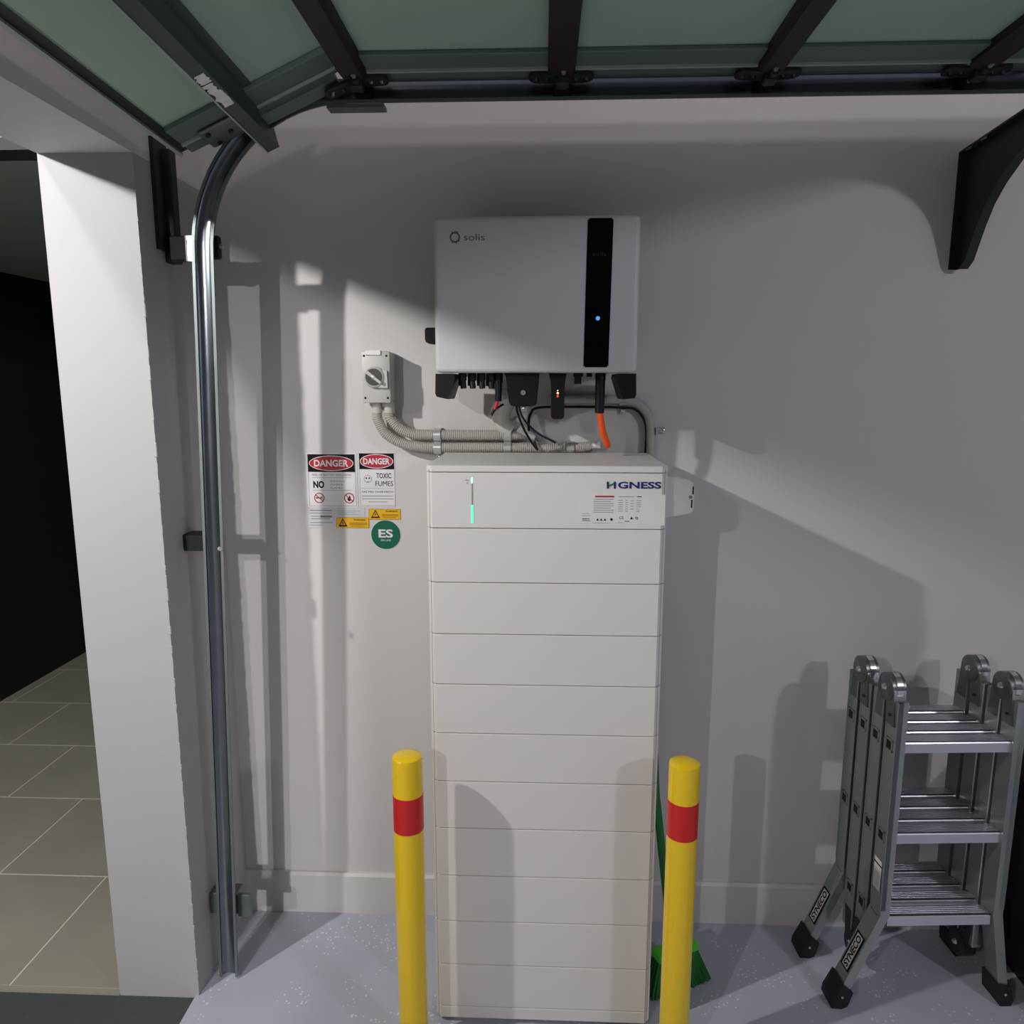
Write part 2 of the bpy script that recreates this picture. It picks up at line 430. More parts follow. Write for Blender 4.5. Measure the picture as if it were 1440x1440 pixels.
# bottom section, tilted down into the curve of the track
P0 = Vector((-0.425, 0, 2.214)); P1 = Vector((-0.770, 0, 2.062))
du = (P1 - P0).normalized(); Lb = (P1 - P0).length
dn = Vector((-du.z, 0, du.x)); dn = dn if dn.z < 0 else -dn
TB = Matrix(((du.x, 0, dn.x, P0.x), (du.y, 1, dn.y, 0), (du.z, -0.042, dn.z, P0.z + 0.042 * 1.70), (0, 0, 0, 1)))   # local (u, y, n)
def tb(*a, **k): return MB().box(*a, **k).xf(TB)
bs = tb(0.0, Lb, YN, YF - 0.004, -0.018, -0.004).build('section', M['door_panel'], door)
tb(0.01, Lb, 1.585, 1.650, -0.004, 0.008, bev=0.002, seg=1).build('end_stile', M['door_stile'], bs)
tb(0.01, Lb, 1.650, 1.656, -0.004, 0.012).build('stile_lip', M['door_edge'], bs)
tb(0.215, Lb, 1.656, YF, -0.004, 0.006).build('stile_return', M['door_stile'], bs)
tb(0.02, 0.20, 1.656, YF, -0.004, 0.026).build('stile_return', M['door_stile'], bs)
tb(Lb - 0.004, Lb + 0.024, YN, YF, -0.040, -0.004).build('bottom_rail', M['bracket_blk'], bs)
tb(Lb + 0.020, Lb + 0.028, YN, YF, -0.008, 0.004).build('bottom_seal_lip', M['door_edge'], bs)
# strut across the bottom section
su = 0.205
st = MB()
st.prism([(su - 0.030, -0.004), (su - 0.030, 0.0), (su - 0.012, 0.0), (su - 0.002, 0.058), (su + 0.026, 0.058), (su + 0.026, 0.054), (su + 0.004, 0.050), (su - 0.006, -0.004)], 'Y', YN, 1.742)
# in this prism poly is (u, n)
st.xf(TB)
sto = st.build('strut', M['strut'], bs)
tb(su + 0.0255, su + 0.0285, YN, 1.742, 0.050, 0.0605).build('strut_lip', M['door_edge'], bs)
# torn label on the strut
lb = MB()
random.seed(3)
def ragged(y0, y1, u0, u1, n):
    k = 9
    e0 = [(u0 + random.uniform(0, .004), y0 + (y1 - y0) * i / k) for i in range(k + 1)]
    e1 = [(u1 - random.uniform(0, .009), y1 - (y1 - y0) * i / k) for i in range(k + 1)]
    lb.prism(e0 + e1, 'Z', n, n + 0.0008)
ragged(1.378, 1.410, su + 0.002, su + 0.0285, 0.0586)
ragged(1.414, 1.448, su + 0.004, su + 0.0285, 0.0586)
ragged(1.444, 1.505, su - 0.001, su + 0.0285, 0.0584)
for (y0, y1, n0) in ((1.375, 1.402, 0.040), (1.406, 1.440, 0.032), (1.444, 1.47, 0.042), (1.47, 1.502, 0.049)):
    lb.prism([(y0, 0.0590), (y0 + 0.004, n0 + 0.006), (y0 + 0.010, n0), ((y0 + y1) / 2, n0 + 0.004), (y1 - 0.006, n0 - 0.003), (y1, n0 + 0.010), (y1 - 0.002, 0.0590)], 'X', su + 0.0284, su + 0.0294)
lb.xf(TB); lb.build('torn_sticker', M['sticker'], bs)
# corner plate with bolts on the bottom section
cp = tb(0.215, 0.330, 1.630, 1.712, 0.010, 0.016, bev=0.004, seg=2).build('corner_bracket', M['galv_dull'], bs)
for (u, yy) in ((0.232, 1.645), (0.272, 1.672), (0.248, 1.702), (0.315, 1.648), (0.310, 1.695)):
    MB().cyl(TB @ Vector((u, yy, 0.015)), TB @ Vector((u, yy, 0.0205)), 0.006, 0.005, n=10).build('corner_bolt', M['bracket_blk'], bs)

# ------------------------------------------------------------------ door track
track = thing('door_track', 'galvanised door track rising beside the doorway and curving along the ceiling', 'door track', (-0.822, 1.72, 0.0))
prof_o = [(0.0245 * sin(R(t)), 1.716 + 0.0150 * cos(R(t))) for t in range(-90, 91, 15)]
prof_i = [(0.0220 * sin(R(t)), 1.716 + 0.0126 * cos(R(t))) for t in range(90, -91, -15)]
lipR = [(0.0245, 1.716), (0.0245, 1.7125), (0.0180, 1.7125), (0.0180, 1.7140), (0.0220, 1.7145), (0.0220, 1.716)]
path = []
for i in range(13):
    f = i / 12; path.append((Vector((-0.822 + 0.058 * f, 0, 0.006 + 1.836 * f)), Vector((1, 0, 0))))
rad = 0.338; cx = -0.764 + rad; cz = 1.842
for i in range(1, 19):
    t = pi / 2 * i / 18
    path.append((Vector((cx - rad * cos(t), 0, cz + rad * sin(t))), Vector((cos(t), 0, -sin(t)))))
for x in (-0.1, 0.4, 1.0, 1.6, 2.2): path.append((Vector((x, 0, cz + rad)), Vector((0, 0, -1))))
def sweep_prof(prof, name, m):
    rings = [[p + s_ * a + Vector((0, yy, 0)) for a, yy in prof] for p, s_ in path]
    return MB().sweep(rings).build(name, m, track, smooth=50)
sweep_prof(prof_o + prof_i, 'channel', M['galv'])
sweep_prof(lipR, 'channel_lip', M['galv_dull'])
sweep_prof([(-a, b) for a, b in lipR][::-1], 'channel_lip', M['galv_dull'])
MB().box(-0.47, -0.345, 1.712, 1.745, 2.146, 2.1535).build('splice_plate', M['galv_dull'], track)
# wall brackets
b1 = MB().box(XL, XL + 0.010, 1.728, 1.788, 1.86, 2.10).build('flag_bracket', M['bracket_blk'], track)
MB().box(XL, XL + 0.028, 1.765, 1.795, 1.835, 2.085, bev=0.003, seg=1).build('bracket_spine', M['bracket_blk'], b1)
MB().box(XL + 0.02, -0.818, 1.748, 1.772, 1.838, 1.892, bev=0.002, seg=1).build('bracket_arm', M['bracket_blk'], b1)
MB().box(-0.818, -0.792, 1.746, 1.752, 1.836, 1.892).build('bracket_tab', M['zinc'], b1)
MB().box(-0.800, -0.738, 1.745, 1.760, 1.840, 1.892, bev=0.004, seg=1).build('bracket_clip', M['bracket_blk'], b1)
MB().cyl((-0.738, 1.748, 1.868), (-0.730, 1.748, 1.868), 0.005, n=8).build('bolt', M['zinc'], b1)
b2 = MB().box(XL, -0.800, 1.748, 1.800, 1.155, 1.196, bev=0.002, seg=1).build('wall_bracket', M['bracket_blk'], track)
MB().cyl((-0.765, 1.7, 1.172), (-0.760, 1.697, 1.172), 0.005, n=8).build('bolt', M['zinc'], b2)
b3 = MB().box(XL, -0.800, 1.748, 1.792, 0.165, 0.225, bev=0.002, seg=1).build('wall_bracket', M['galv_dull'], track)
MB().box(-0.80, -0.765, 1.744, 1.756, 0.16, 0.225, bev=0.002, seg=1).build('bracket_clip', M['galv_dull'], b3)

# ------------------------------------------------------------------ curved shelf bracket on the back wall
br = thing('curved_bracket', 'dark metal wall bracket with curved underside, fixed high on the back wall', 'bracket', (1.03, D, 1.84))
XB = 1.03
curve_pts = [(1.958, 1.842), (1.935, 1.858), (1.916, 1.895), (1.895, 1.935), (1.868, 1.976), (1.83, 2.012), (1.775, 2.048), (1.70, 2.082), (1.60, 2.108), (1.50, 2.122)]
poly = [(D, 1.842)] + curve_pts + [(1.46, 2.126), (1.46, 2.148), (D, 2.116)]
MB().prism(poly, 'X', XB + 0.006, XB + 0.011).build('web', M['bracket_blk'], br)
fl = MB().box(XB - 0.012, XB + 0.012, D - 0.004, D, 1.842, 2.116).build('wall_flange', M['bracket_blk'], br)
for z0 in (1.88, 1.955, 2.03):
    MB().box(XB - 0.008, XB - 0.003, D - 0.0052, D - 0.0035, z0, z0 + 0.03).build('slot', M['galv'], fl)
tf = MB().prism([(D, 2.116), (D, 2.120), (1.46, 2.152), (1.46, 2.148)], 'X', XB - 0.012, XB + 0.012).build('top_flange', M['bracket_blk'], br)
cf = MB()
for (a, b) in zip(curve_pts, curve_pts[1:]):
    cf.prism([(a[0], a[1]), (b[0], b[1]), (b[0], b[1] - 0.003), (a[0], a[1] - 0.003)], 'X', XB - 0.002, XB + 0.020)
cf.build('curved_flange', M['bracket_blk'], br)
for yy in (1.95, 1.89):
    zc = 2.116 + (D - yy) / (D - 1.46) * 0.032
    MB().box(XB - 0.0125, XB - 0.0115, yy - 0.018, yy + 0.006, zc - 0.006, zc - 0.001).build('slot', M['galv'], br)

# ------------------------------------------------------------------ battery tower
bt = thing('battery_tower', 'tall white stacked battery tower standing on the floor between the bollards', 'battery', (0.0105, 1.69, 0.0))
BX0, BX1, BY0, BY1 = -0.252, 0.272, 1.600, 1.930
seams = [1.245, 1.122, 1.0025, 0.883, 0.764, 0.6445, 0.5255, 0.402, 0.281, 0.163, 0.047]
def module(z0, z1, name):
    mb = MB()
    gz = 0.0009; ch_ = 0.013
    prof = [(BX0, BY1), (BX0, BY0 + ch_), (BX0 + ch_, BY0), (BX1 - ch_, BY0), (BX1, BY0 + ch_), (BX1, BY1)]
    mb.prism(prof, 'Z', z0 + gz, z1 - gz)
    bm = mb.bm
    es = [e for e in bm.edges if abs(e.verts[0].co.z - e.verts[1].co.z) < 1e-6]
    bmesh.ops.bevel(bm, geom=es, offset=0.0010, segments=1, affect='EDGES')
    return mb.build(name, M['battery'], bt)
MB().box(BX0 + 0.006, BX1 - 0.006, BY0 + 0.006, BY1 - 0.004, 0.012, 1.375).build('core', M['batt_gap'], bt)
MB().box(BX0 + 0.02, BX1 - 0.02, BY0 + 0.02, BY1 - 0.02, 0.0, 0.014).build('plinth', M['black'], bt)
zs = seams + [0.014]
for a, b in zip(zs, zs[1:]): module(b, a, 'battery_module')
ctrl = module(seams[0], 1.3685, 'control_module')
module(1.3685, 1.384, 'lid')
yb = BY0
MB().box(-0.1525, -0.1495, yb - 0.0006, yb + 0.001, 1.297, 1.345).build('status_slit', M['batt_gap'], ctrl)
MB().box(-0.153, -0.149, yb - 0.0012, yb + 0.001, 1.345, 1.357).build('status_light', M['led_pale'], ctrl)
MB().box(-0.1535, -0.1485, yb - 0.0012, yb + 0.001, 1.2575, 1.297).build('charge_light', M['led_green'], ctrl)
bars([(-0.166, -0.158, 1.3505, 1.3525), (-0.1625, -0.160, 1.3435, 1.3465)], yb - 0.0001, 'icon_print', M['light_ink'], ctrl)
# maker's wordmark (first letter drawn with its green bar)
text('wordmark', 'GNESS', M['blue_ink'], ctrl, 0.211, yb - 0.0008, 1.3425, 0.0150, width=0.093, bold=0.032)
hm = MB()
hm.box(0.1405, 0.1450, yb - 0.0012, yb - 0.0002, 1.335, 1.350); hm.box(0.1555, 0.1600, yb - 0.0012, yb - 0.0002, 1.335, 1.350)
hm.build('wordmark', M['blue_ink'], ctrl)
MB().prism([(0.1450, 1.3385), (0.1555, 1.3435), (0.1555, 1.3475), (0.1450, 1.3425)], 'Y', yb - 0.0012, yb - 0.0002).build('wordmark_bar', M['green_ink'], ctrl)
# rating plate
rp = MB().box(0.076, 0.267, yb - 0.0005, yb + 0.0005, 1.2545, 1.3215).build('rating_plate', M['plate'], ctrl)
yp = yb - 0.0006
bars([(0.116, 0.157, 1.3158, 1.3192)], yp, 'red_title', M['sign_red'], rp)
rr = []
for k in range(7): rr.append((0.113, 0.156 - 0.006 * (k % 3 == 1), 1.3105 - k * 0.0047, 1.3120 - k * 0.0047))
for k in range(6):
    zz = 1.3085 - k * 0.0047
    rr += [(0.166, 0.176, zz, zz + 0.0014), (0.181, 0.187, zz, zz + 0.0014), (0.205, 0.215, zz, zz + 0.0014) if k < 4 else (0.205, 0.212, zz, zz + 0.0014)]
rr += [(0.166, 0.200, 1.3165, 1.3180), (0.205, 0.216, 1.3172, 1.3186)]
for k in range(4): rr.append((0.192, 0.1995, 1.3080 - k * 0.006, 1.3094 - k * 0.006))
rr += [(0.088, 0.104, 1.2795, 1.2805), (0.088, 0.106, 1.2745, 1.2755), (0.112, 0.150, 1.2592, 1.2600), (0.166, 0.176, 1.2600, 1.2610)]
bars(rr, yp, 'fine_print', M['light_ink'], rp)
bars([(0.207, 0.216, 1.3165, 1.3180), (0.0885, 0.104, 1.2680, 1.2692), (0.0885, 0.106, 1.2640, 1.2652), (0.180, 0.191, 1.2628, 1.2640)], yp - 0.0001, 'fine_print', M['ink'], rp)
sy = MB()
for k in range(3): sy.prism([(0.119 + k * 0.008, 1.2645), (0.125 + k * 0.008, 1.2645), (0.122 + k * 0.008, 1.2697)], 'Y', yp - 0.0003, yp)
sy.prism(ellipse(0.1522, 1.2672, 0.0030, 0.0030, 20), 'Y', yp - 0.0003, yp)
ring(sy, 0.2065, 1.2705, 0.0030, 0.0018, yp - 0.0003, yp, 16)
sy.prism([(0.192, 1.2680), (0.199, 1.2680), (0.1955, 1.2735)], 'Y', yp - 0.0003, yp)
sy.build('safety_symbols', M['ink'], rp, kind='stuff')
text('conformity_mark', 'CE', M['ink'], rp, 0.1735, yp - 0.0003, 1.2712, 0.0055, bold=0.0)
# conduit box on the tower's right flank
sb = MB()
pz = [(1.640, 1.258), (1.640, 1.350), (1.648, 1.358), (1.705, 1.358), (1.705, 1.258)]
A = MB(); A.prism([(BX1, 1.262), (0.332, 1.272), (0.3395, 1.280), (0.3395, 1.336), (0.325, 1.350), (BX1, 1.358)], 'Y', 1.650, 1.715)
bmesh.ops.bevel(A.bm, geom=A.bm.edges[:], offset=0.003, segments=2, affect='EDGES')
sbo = A.build('cable_cover', M['battery'], bt, smooth=40)
MB().box(0.3345, 0.3372, 1.649, 1.6525, 1.316, 1.334).build('slot', M['ink'], sbo)
MB().box(0.3325, 0.3352, 1.649, 1.6525, 1.286, 1.304).build('slot', M['ink'], sbo)
MB().cyl((0.331, 1.6505, 1.310), (0.331, 1.648, 1.310), 0.0035, n=12).build('screw', M['grey_ink'], sbo)

# ------------------------------------------------------------------ inverter
iv = thing('solar_inverter', 'white wall-mounted solar inverter with black display strip above the battery tower', 'inverter', (-0.015, D, 1.584))
IX0, IX1, IZ0, IZ1, IY = -0.249, 0.2175, 1.584, 1.9305, 1.752
cover = MB().box(IX0, IX1, IY, IY + 0.075, IZ0, IZ1, bev=0.011, seg=4).build('front_cover', M['inverter'], iv, smooth=40)
MB().box(IX0 + 0.014, IX1 - 0.014, IY + 0.05, D - 0.02, IZ0 + 0.010, IZ1 - 0.012, bev=0.004, seg=1).build('heat_sink', M['galv_dull'], iv)
MB().box(-0.16, 0.13, D - 0.022, D, 1.62, 1.90).build('wall_plate', M['galv_dull'], iv)
ds = MB().prism([(0.0945, 1.596), (0.1515, 1.596), (0.1565, 1.923), (0.0990, 1.923)], 'Y', IY - 0.0012, IY + 0.002)
bmesh.ops.bevel(ds.bm, geom=[e for e in ds.bm.edges if abs(e.verts[0].co.y - e.verts[1].co.y) > 1e-5], offset=0.003, segments=2, affect='EDGES')
dso = ds.build('display_strip', M['gloss_black'], cover)
MB().cyl((0.1255, IY - 0.0012, 1.7055), (0.1255, IY - 0.002, 1.7055), 0.0048, n=16).build('power_light', M['led_blue'], dso)
text('display_print', 'solis', mat('faint_print', (40, 41, 44), 0.4), dso, 0.1265, IY - 0.0016, 1.846, 0.009, width=0.031)
# maker's mark: broken ring with a small gap and wordmark
lg = MB(); ring(lg, -0.1995, 1.8845, 0.0118, 0.0082, IY - 0.0005, IY - 0.0001, 36)
for a in (60, 85, 240, 285, 120, 320): lg.box(-0.1995 + 0.0118 * cos(R(a)) - 0.0014, -0.1995 + 0.0118 * cos(R(a)) + 0.0014, IY - 0.0006, IY - 0.0001, 1.8845 + 0.0118 * sin(R(a)) - 0.002, 1.8845 + 0.0118 * sin(R(a)) + 0.002)
lg.build('logo_ring', M['logo_grey'], cover)
text('logo_print', 'solis', M['logo_grey'], cover, -0.1555, IY - 0.0004, 1.8845, 0.0145, width=0.047)
# underside fittings
YU = 1.80
fo = MB().prism([(-0.2505, 1.582), (-0.2080, 1.582), (-0.2050, 1.5715), (-0.2215, 1.5225), (-0.2485, 1.5285), (-0.252, 1.536)], 'Y', 1.765, 1.90)
fo.build('corner_foot', M['black'], iv)
MB().prism([(0.2175, 1.582), (0.1740, 1.582), (0.1715, 1.5735), (0.1885, 1.5225), (0.2155, 1.5255), (0.2190, 1.533)], 'Y', 1.765, 1.90).build('corner_foot', M['black'], iv)
for k in range(4):
    x = -0.190 + k * 0.0225
    mb = MB().cyl((x, YU, 1.584), (x, YU, 1.566), 0.0095, n=14).cyl((x, YU, 1.567), (x + 0.002, YU - 0.003, 1.548), 0.0072, n=14)
    mb.cyl((x - 0.006, YU + 0.03, 1.584), (x - 0.006, YU + 0.03, 1.554), 0.008, n=12)
    mb.build('cable_socket', M['black'], iv, smooth=40)
pl = MB().cyl((-0.1045, YU, 1.584), (-0.1045, YU, 1.560), 0.0105, n=14).cyl((-0.1045, YU, 1.562), (-0.1050, YU, 1.518), 0.0085, 0.0078, n=14)
pl.build('cable_plug', M['black'], iv, smooth=40)
ac = MB()
ac.prism([(-0.092, 1.583), (-0.006, 1.583), (-0.010, 1.576), (-0.0135, 1.510), (-0.0250, 1.506), (-0.070, 1.506), (-0.078, 1.512), (-0.084, 1.576)], 'Y', 1.775, 1.885)
bmesh.ops.bevel(ac.bm, geom=ac.bm.edges[:], offset=0.002, segments=2, affect='EDGES')
aco = ac.build('terminal_cover', M['black'], iv, smooth=30)
MB().cyl((-0.045, 1.775, 1.538), (-0.045, 1.770, 1.538), 0.006, n=14).build('screw', M['grey_ink'], aco)
MB().cyl((-0.044, 1.79, 1.514), (-0.044, 1.785, 1.498), 0.006, n=12).build('screw', M['zinc'], aco)
dg_ = MB().prism([(0.0155, 1.583), (0.0575, 1.583), (0.054, 1.566), (0.0525, 1.545), (0.0525, 1.482), (0.0485, 1.476), (0.0250, 1.476), (0.0205, 1.482), (0.0210, 1.545), (0.0195, 1.566)], 'Y', 1.782, 1.806)
bmesh.ops.bevel(dg_.bm, geom=dg_.bm.edges[:], offset=0.0015, segments=2, affect='EDGES')
dgo = dg_.build('data_dongle', M['black'], iv, smooth=30)
for (z, m_) in ((1.5370, M['led_amber']), (1.5300, M['led_red'])):
    MB().cyl((0.0365, 1.7822, z), (0.0365, 1.7808, z), 0.0024, n=10).build('indicator_light', m_, dgo)
MB().cyl((0.0365, 1.7822, 1.543), (0.0365, 1.7810, 1.543), 0.0012, n=8).build('indicator_light', M['led_amber'], dgo)
MB().box(0.074, 0.096, 1.79, 1.82, 1.575, 1.584).box(0.0765, 0.0925, 1.793, 1.817, 1.558, 1.577).build('socket_cap', M['black'], iv)
MB().cyl((0.1115, YU, 1.584), (0.1115, YU, 1.575), 0.007, n=12).build('socket_cap', M['black'], iv)
op = MB().cyl((0.1375, YU, 1.584), (0.1375, YU, 1.568), 0.0125, n=16).cyl((0.1375, YU, 1.572), (0.137, YU, 1.490), 0.0118, 0.0112, n=16)
opo = op.build('battery_plug', M['black'], iv, smooth=40)
kn = MB().prism([(-0.249, 1.693), (-0.282, 1.693), (-0.285, 1.690), (-0.285, 1.662), (-0.280, 1.656), (-0.249, 1.652)], 'Y', 1.835, 1.875)
bmesh.ops.bevel(kn.bm, geom=kn.bm.edges[:], offset=0.002, segments=2, affect='EDGES')
kn.build('isolator_knob', M['black'], iv, smooth=30)

# cables
def cable(name, pts, r, m, label, n=10):
    o = MB().tube(bez(pts, 10), r, n).build(name, m, None, smooth=60, origin=pts[0])
    return tag(o, label, 'cable')
cable('battery_cable', [(0.138, 1.80, 1.495), (0.140, 1.80, 1.478), (0.147, 1.81, 1.445), (0.160, 1.83, 1.412), (0.1615, 1.85, 1.4135)], 0.0078, M['orange'], 'thick orange cable hanging from the inverter plug')
rc = thing('red_lead', 'short red cable lead with black sheath under the inverter connectors', 'cable', (-0.105, 1.80, 1.52))
MB().tube(bez([(-0.1065, 1.80, 1.522), (-0.109, 1.80, 1.512), (-0.114, 1.80, 1.498)], 8), 0.004, 10).build('red_core', M['red_cable'], rc, smooth=60)
MB().tube(bez([(-0.110, 1.802, 1.509), (-0.116, 1.80, 1.496), (-0.1225, 1.80, 1.484)], 8), 0.0034, 10).build('black_tip', M['black'], rc, smooth=60)
MB().tube(bez([(-0.1205, 1.806, 1.488), (-0.110, 1.81, 1.500), (-0.094, 1.82, 1.510)], 8), 0.0026, 10).build('black_lead', M['black'], rc, smooth=60)
cable('earth_cable', [(-0.062, 1.83, 1.512), (-0.060, 1.83, 1.49), (-0.045, 1.86, 1.448), (-0.026, 1.90, 1.412), (-0.012, 1.925, 1.392), (-0.016, 1.93, 1.402), (-0.020, 1.935, 1.412)], 0.0030, M['black'], 'thin black looped cable under the terminal cover, touching the conduits')
cable('data_cable', [(-0.058, 1.84, 1.512), (-0.050, 1.86, 1.48), (-0.030, 1.90, 1.452), (-0.005, 1.93, 1.430), (0.035, 1.95, 1.408)], 0.0028, M['navy_cable'], 'thin navy cable slanting right from the terminal cover')
cable('sheathed_cable', [(-0.033, 1.88, 1.444), (-0.034, 1.90, 1.46), (-0.030, 1.93, 1.482), (-0.008, 1.965, 1.498), (0.10, 1.972, 1.500), (0.215, 1.972, 1.498), (0.245, 1.972, 1.492), (0.266, 1.972, 1.468), (0.2735, 1.972, 1.435), (0.2725, 1.97, 1.385), (0.272, 1.965, 1.335)], 0.0034, M['black'], 'long black cable running along the wall beneath the inverter')

# ------------------------------------------------------------------ isolator switch and conduits
sw = thing('isolator_switch', 'grey wall isolator switch box with rotary dial, left of the inverter', 'switch', (-0.4225, D, 1.51))
SY = 1.915
MB().box(-0.460, -0.3885, SY + 0.012, D, 1.512, 1.640, bev=0.004, seg=2).build('box_base', M['grey_pl'], sw, smooth=40)
swl = MB().box(-0.4605, -0.388, SY, SY + 0.014, 1.511, 1.641, bev=0.003, seg=2).build('box_lid', M['grey_pl'], sw, smooth=40)
MB().box(-0.451, -0.410, SY - 0.004, SY + 0.004, 1.631, 1.6435, bev=0.001, seg=1).build('label_holder', M['paper'], sw)
for (x, z) in ((-0.454, 1.6295), (-0.3965, 1.6295), (-0.4535, 1.5235), (-0.3955, 1.5235)):
    MB().cyl((x, SY - 0.0006, z), (x, SY + 0.001, z), 0.0028, n=12).build('screw', M['ink'], swl)
dcx, dcz = -0.4275, 1.576
MB().lathe((dcx, SY, dcz), [(0.0275, -0.002), (0.0275, 0.008), (0.0235, 0.012), (0.0225, 0.0115)], n=36, axis='Y').build('dial_collar', M['grey_pl'], swl, smooth=40)
MB().cyl((dcx, SY - 0.0118, dcz), (dcx, SY - 0.0126, dcz), 0.0215, n=36).build('dial_face', M['dark_dial'], swl)
MB().box(-0.0245, 0.0245, -0.006, 0.003, -0.0042, 0.0042, bev=0.0015, seg=1, mtx=Matrix.Translation((dcx, SY - 0.0145, dcz)) @ Matrix.Rotation(R(38), 4, 'Y')).build('dial_handle', M['grey_pl'], swl, smooth=40)
MB().prism([(dcx + 0.001, dcz + 0.002), (dcx + 0.024, dcz + 0.020), (dcx + 0.033, dcz + 0.016), (dcx + 0.034, dcz - 0.027), (dcx + 0.012, dcz - 0.027), (dcx - 0.004, dcz - 0.020)], 'Y', SY - 0.0085, SY).build('padlock_guard', M['grey_pl'], swl)
MB().lathe((dcx, SY - 0.016, dcz), [(0.0065, 0.0), (0.006, 0.003), (0.003, 0.005)], n=20, axis='Y').build('dial_hub', M['zinc'], swl, smooth=50)
for (x, dx) in ((-0.435, 0), (-0.402, 0)):
    MB().cyl((x, 1.950, 1.513), (x, 1.950, 1.500), 0.0165, 0.0155, n=20).cyl((x + 0.002, 1.950, 1.502), (x + 0.003, 1.950, 1.484), 0.0142, n=20).build('conduit_gland', M['grey_pl'], sw, smooth=40)

def corrugated(name, pts, r, label):
    P = resample(bez(pts, 20), 0.00125)
    rr_ = [r if (i % 4) < 2 else r * 0.88 for i in range(len(P))]
    o = MB().tube(P, rr_, 14).build(name, M['grey_cond'], None, origin=pts[0])
    return tag(o, label, 'conduit')
corrugated('corrugated_conduit', [(-0.400, 1.950, 1.486), (-0.396, 1.950, 1.470), (-0.376, 1.951, 1.446), (-0.345, 1.952, 1.431), (-0.31, 1.953, 1.4275), (-0.20, 1.953, 1.427), (-0.09, 1.953, 1.4275), (-0.045, 1.953, 1.431)], 0.0142, 'upper grey corrugated conduit sweeping from switch box to the right')
corrugated('corrugated_conduit', [(-0.433, 1.950, 1.486), (-0.430, 1.950, 1.465), (-0.412, 1.951, 1.432), (-0.375, 1.951, 1.408), (-0.33, 1.952, 1.397), (-0.26, 1.953, 1.394), (-0.09, 1.953, 1.394), (0.02, 1.953, 1.393), (0.075, 1.953, 1.393), (0.125, 1.955, 1.398)], 0.0142, 'lower grey corrugated conduit sweeping from switch box to the right')
el = MB().tube(bez([(-0.080, 1.955, 1.535), (-0.098, 1.955, 1.505), (-0.106, 1.955, 1.478), (-0.099, 1.956, 1.453), (-0.078, 1.957, 1.440)], 12), [0.024] * 49, 18)
tag(el.build('conduit_elbow', M['grey_pl'], None, smooth=60, origin=(-0.1, 1.955, 1.48)), 'fat pale grey conduit elbow behind the cables under the inverter', 'conduit')
tag(MB().cyl((-0.060, 1.942, 1.448), (-0.036, 1.942, 1.432), 0.0125, 0.010, n=16).cyl((-0.036, 1.942, 1.432), (-0.018, 1.942, 1.421), 0.0085, n=16).build('cable_coupler', M['paper'], None, smooth=40, origin=(-0.04, 1.942, 1.435)), 'white ribbed cable coupler at end of the upper conduit', 'coupler')
tag(MB().cyl((0.120, 1.957, 1.398), (0.146, 1.957, 1.401), 0.0090, n=16).cyl((0.144, 1.957, 1.401), (0.152, 1.957, 1.402), 0.0125, n=16).build('cable_coupler', M['paper'], None, smooth=40, origin=(0.13, 1.957, 1.398)), 'white cable coupler beside the orange cable end', 'coupler')
sc = MB().tube(bez([(0.02, 1.972, 1.520), (0.12, 1.972, 1.520), (0.205, 1.972, 1.519), (0.245, 1.972, 1.511), (0.272, 1.972, 1.488), (0.284, 1.972, 1.452), (0.286, 1.970, 1.40), (0.286, 1.968, 1.330)], 12), 0.0125, 16)
tag(sc.build('rigid_conduit', M['grey_cond'], None, smooth=60, origin=(0.02, 1.972, 1.52)), 'smooth grey conduit bending down the wall behind the battery tower', 'conduit')

def saddle(px, zs_, label):
    s = thing('conduit_saddle', label, 'clamp', (px, D, min(zs_) - 0.03), 'zinc saddles on the conduits')
    for z in zs_:
        mb = MB(); ro, ri = 0.0168, 0.0150
        V = []
        for i in range(13):
            t = pi * i / 12
            V.append([(px - 0.0095, 1.953 - ro * sin(t), z + ro * cos(t)), (px + 0.0095, 1.953 - ro * sin(t), z + ro * cos(t)), (px + 0.0095, 1.953 - ri * sin(t), z + ri * cos(t)), (px - 0.0095, 1.953 - ri * sin(t), z + ri * cos(t))])
        mb.sweep(V)
        mb.box(px - 0.0095, px + 0.0095, 1.953, D, z + ri, z + ro); mb.box(px - 0.0095, px + 0.0095, 1.953, D, z - ro, z - ri)
        mb.build('strap', M['zinc'], s, smooth=40)
    z = min(zs_) - 0.0168
    tb_ = MB().box(px - 0.009, px + 0.009, D - 0.006, D - 0.001, z - 0.022, z, bev=0.002, seg=1).build('fixing_tab', M['zinc'], s)
    MB().lathe((px, D - 0.006, z - 0.011), [(0.0062, 0), (0.0052, 0.004), (0.002, 0.005)], n=14, axis='Y').build('screw', M['chrome'], tb_, smooth=50)
    return s
saddle(-0.2745, (1.427, 1.394), 'left double zinc saddle clamping both conduits below the inverter foot')
saddle(-0.0905, (1.427, 1.394), 'middle double zinc saddle clamping both conduits below the terminal cover')
saddle(0.0740, (1.393,), 'single zinc saddle on the lower conduit near the orange cable')
s = thing('pipe_clip', 'small zinc pipe clip under the inverter right foot', 'clamp', (0.211, D, 1.48))
MB().box(0.200, 0.223, D - 0.032, D - 0.001, 1.5055, 1.5105).build('strap', M['zinc'], s)
MB().box(0.203, 0.220, D - 0.008, D - 0.001, 1.480, 1.506, bev=0.002, seg=1).build('fixing_tab', M['zinc'], s)
MB().lathe((0.2115, D - 0.008, 1.492), [(0.006, 0), (0.005, 0.004), (0.002, 0.005)], n=14, axis='Y').build('screw', M['chrome'], s, smooth=50)
s = thing('pipe_clip', 'small zinc pipe clip on bare wall right of the grey conduit', 'clamp', (0.315, D, 1.435))
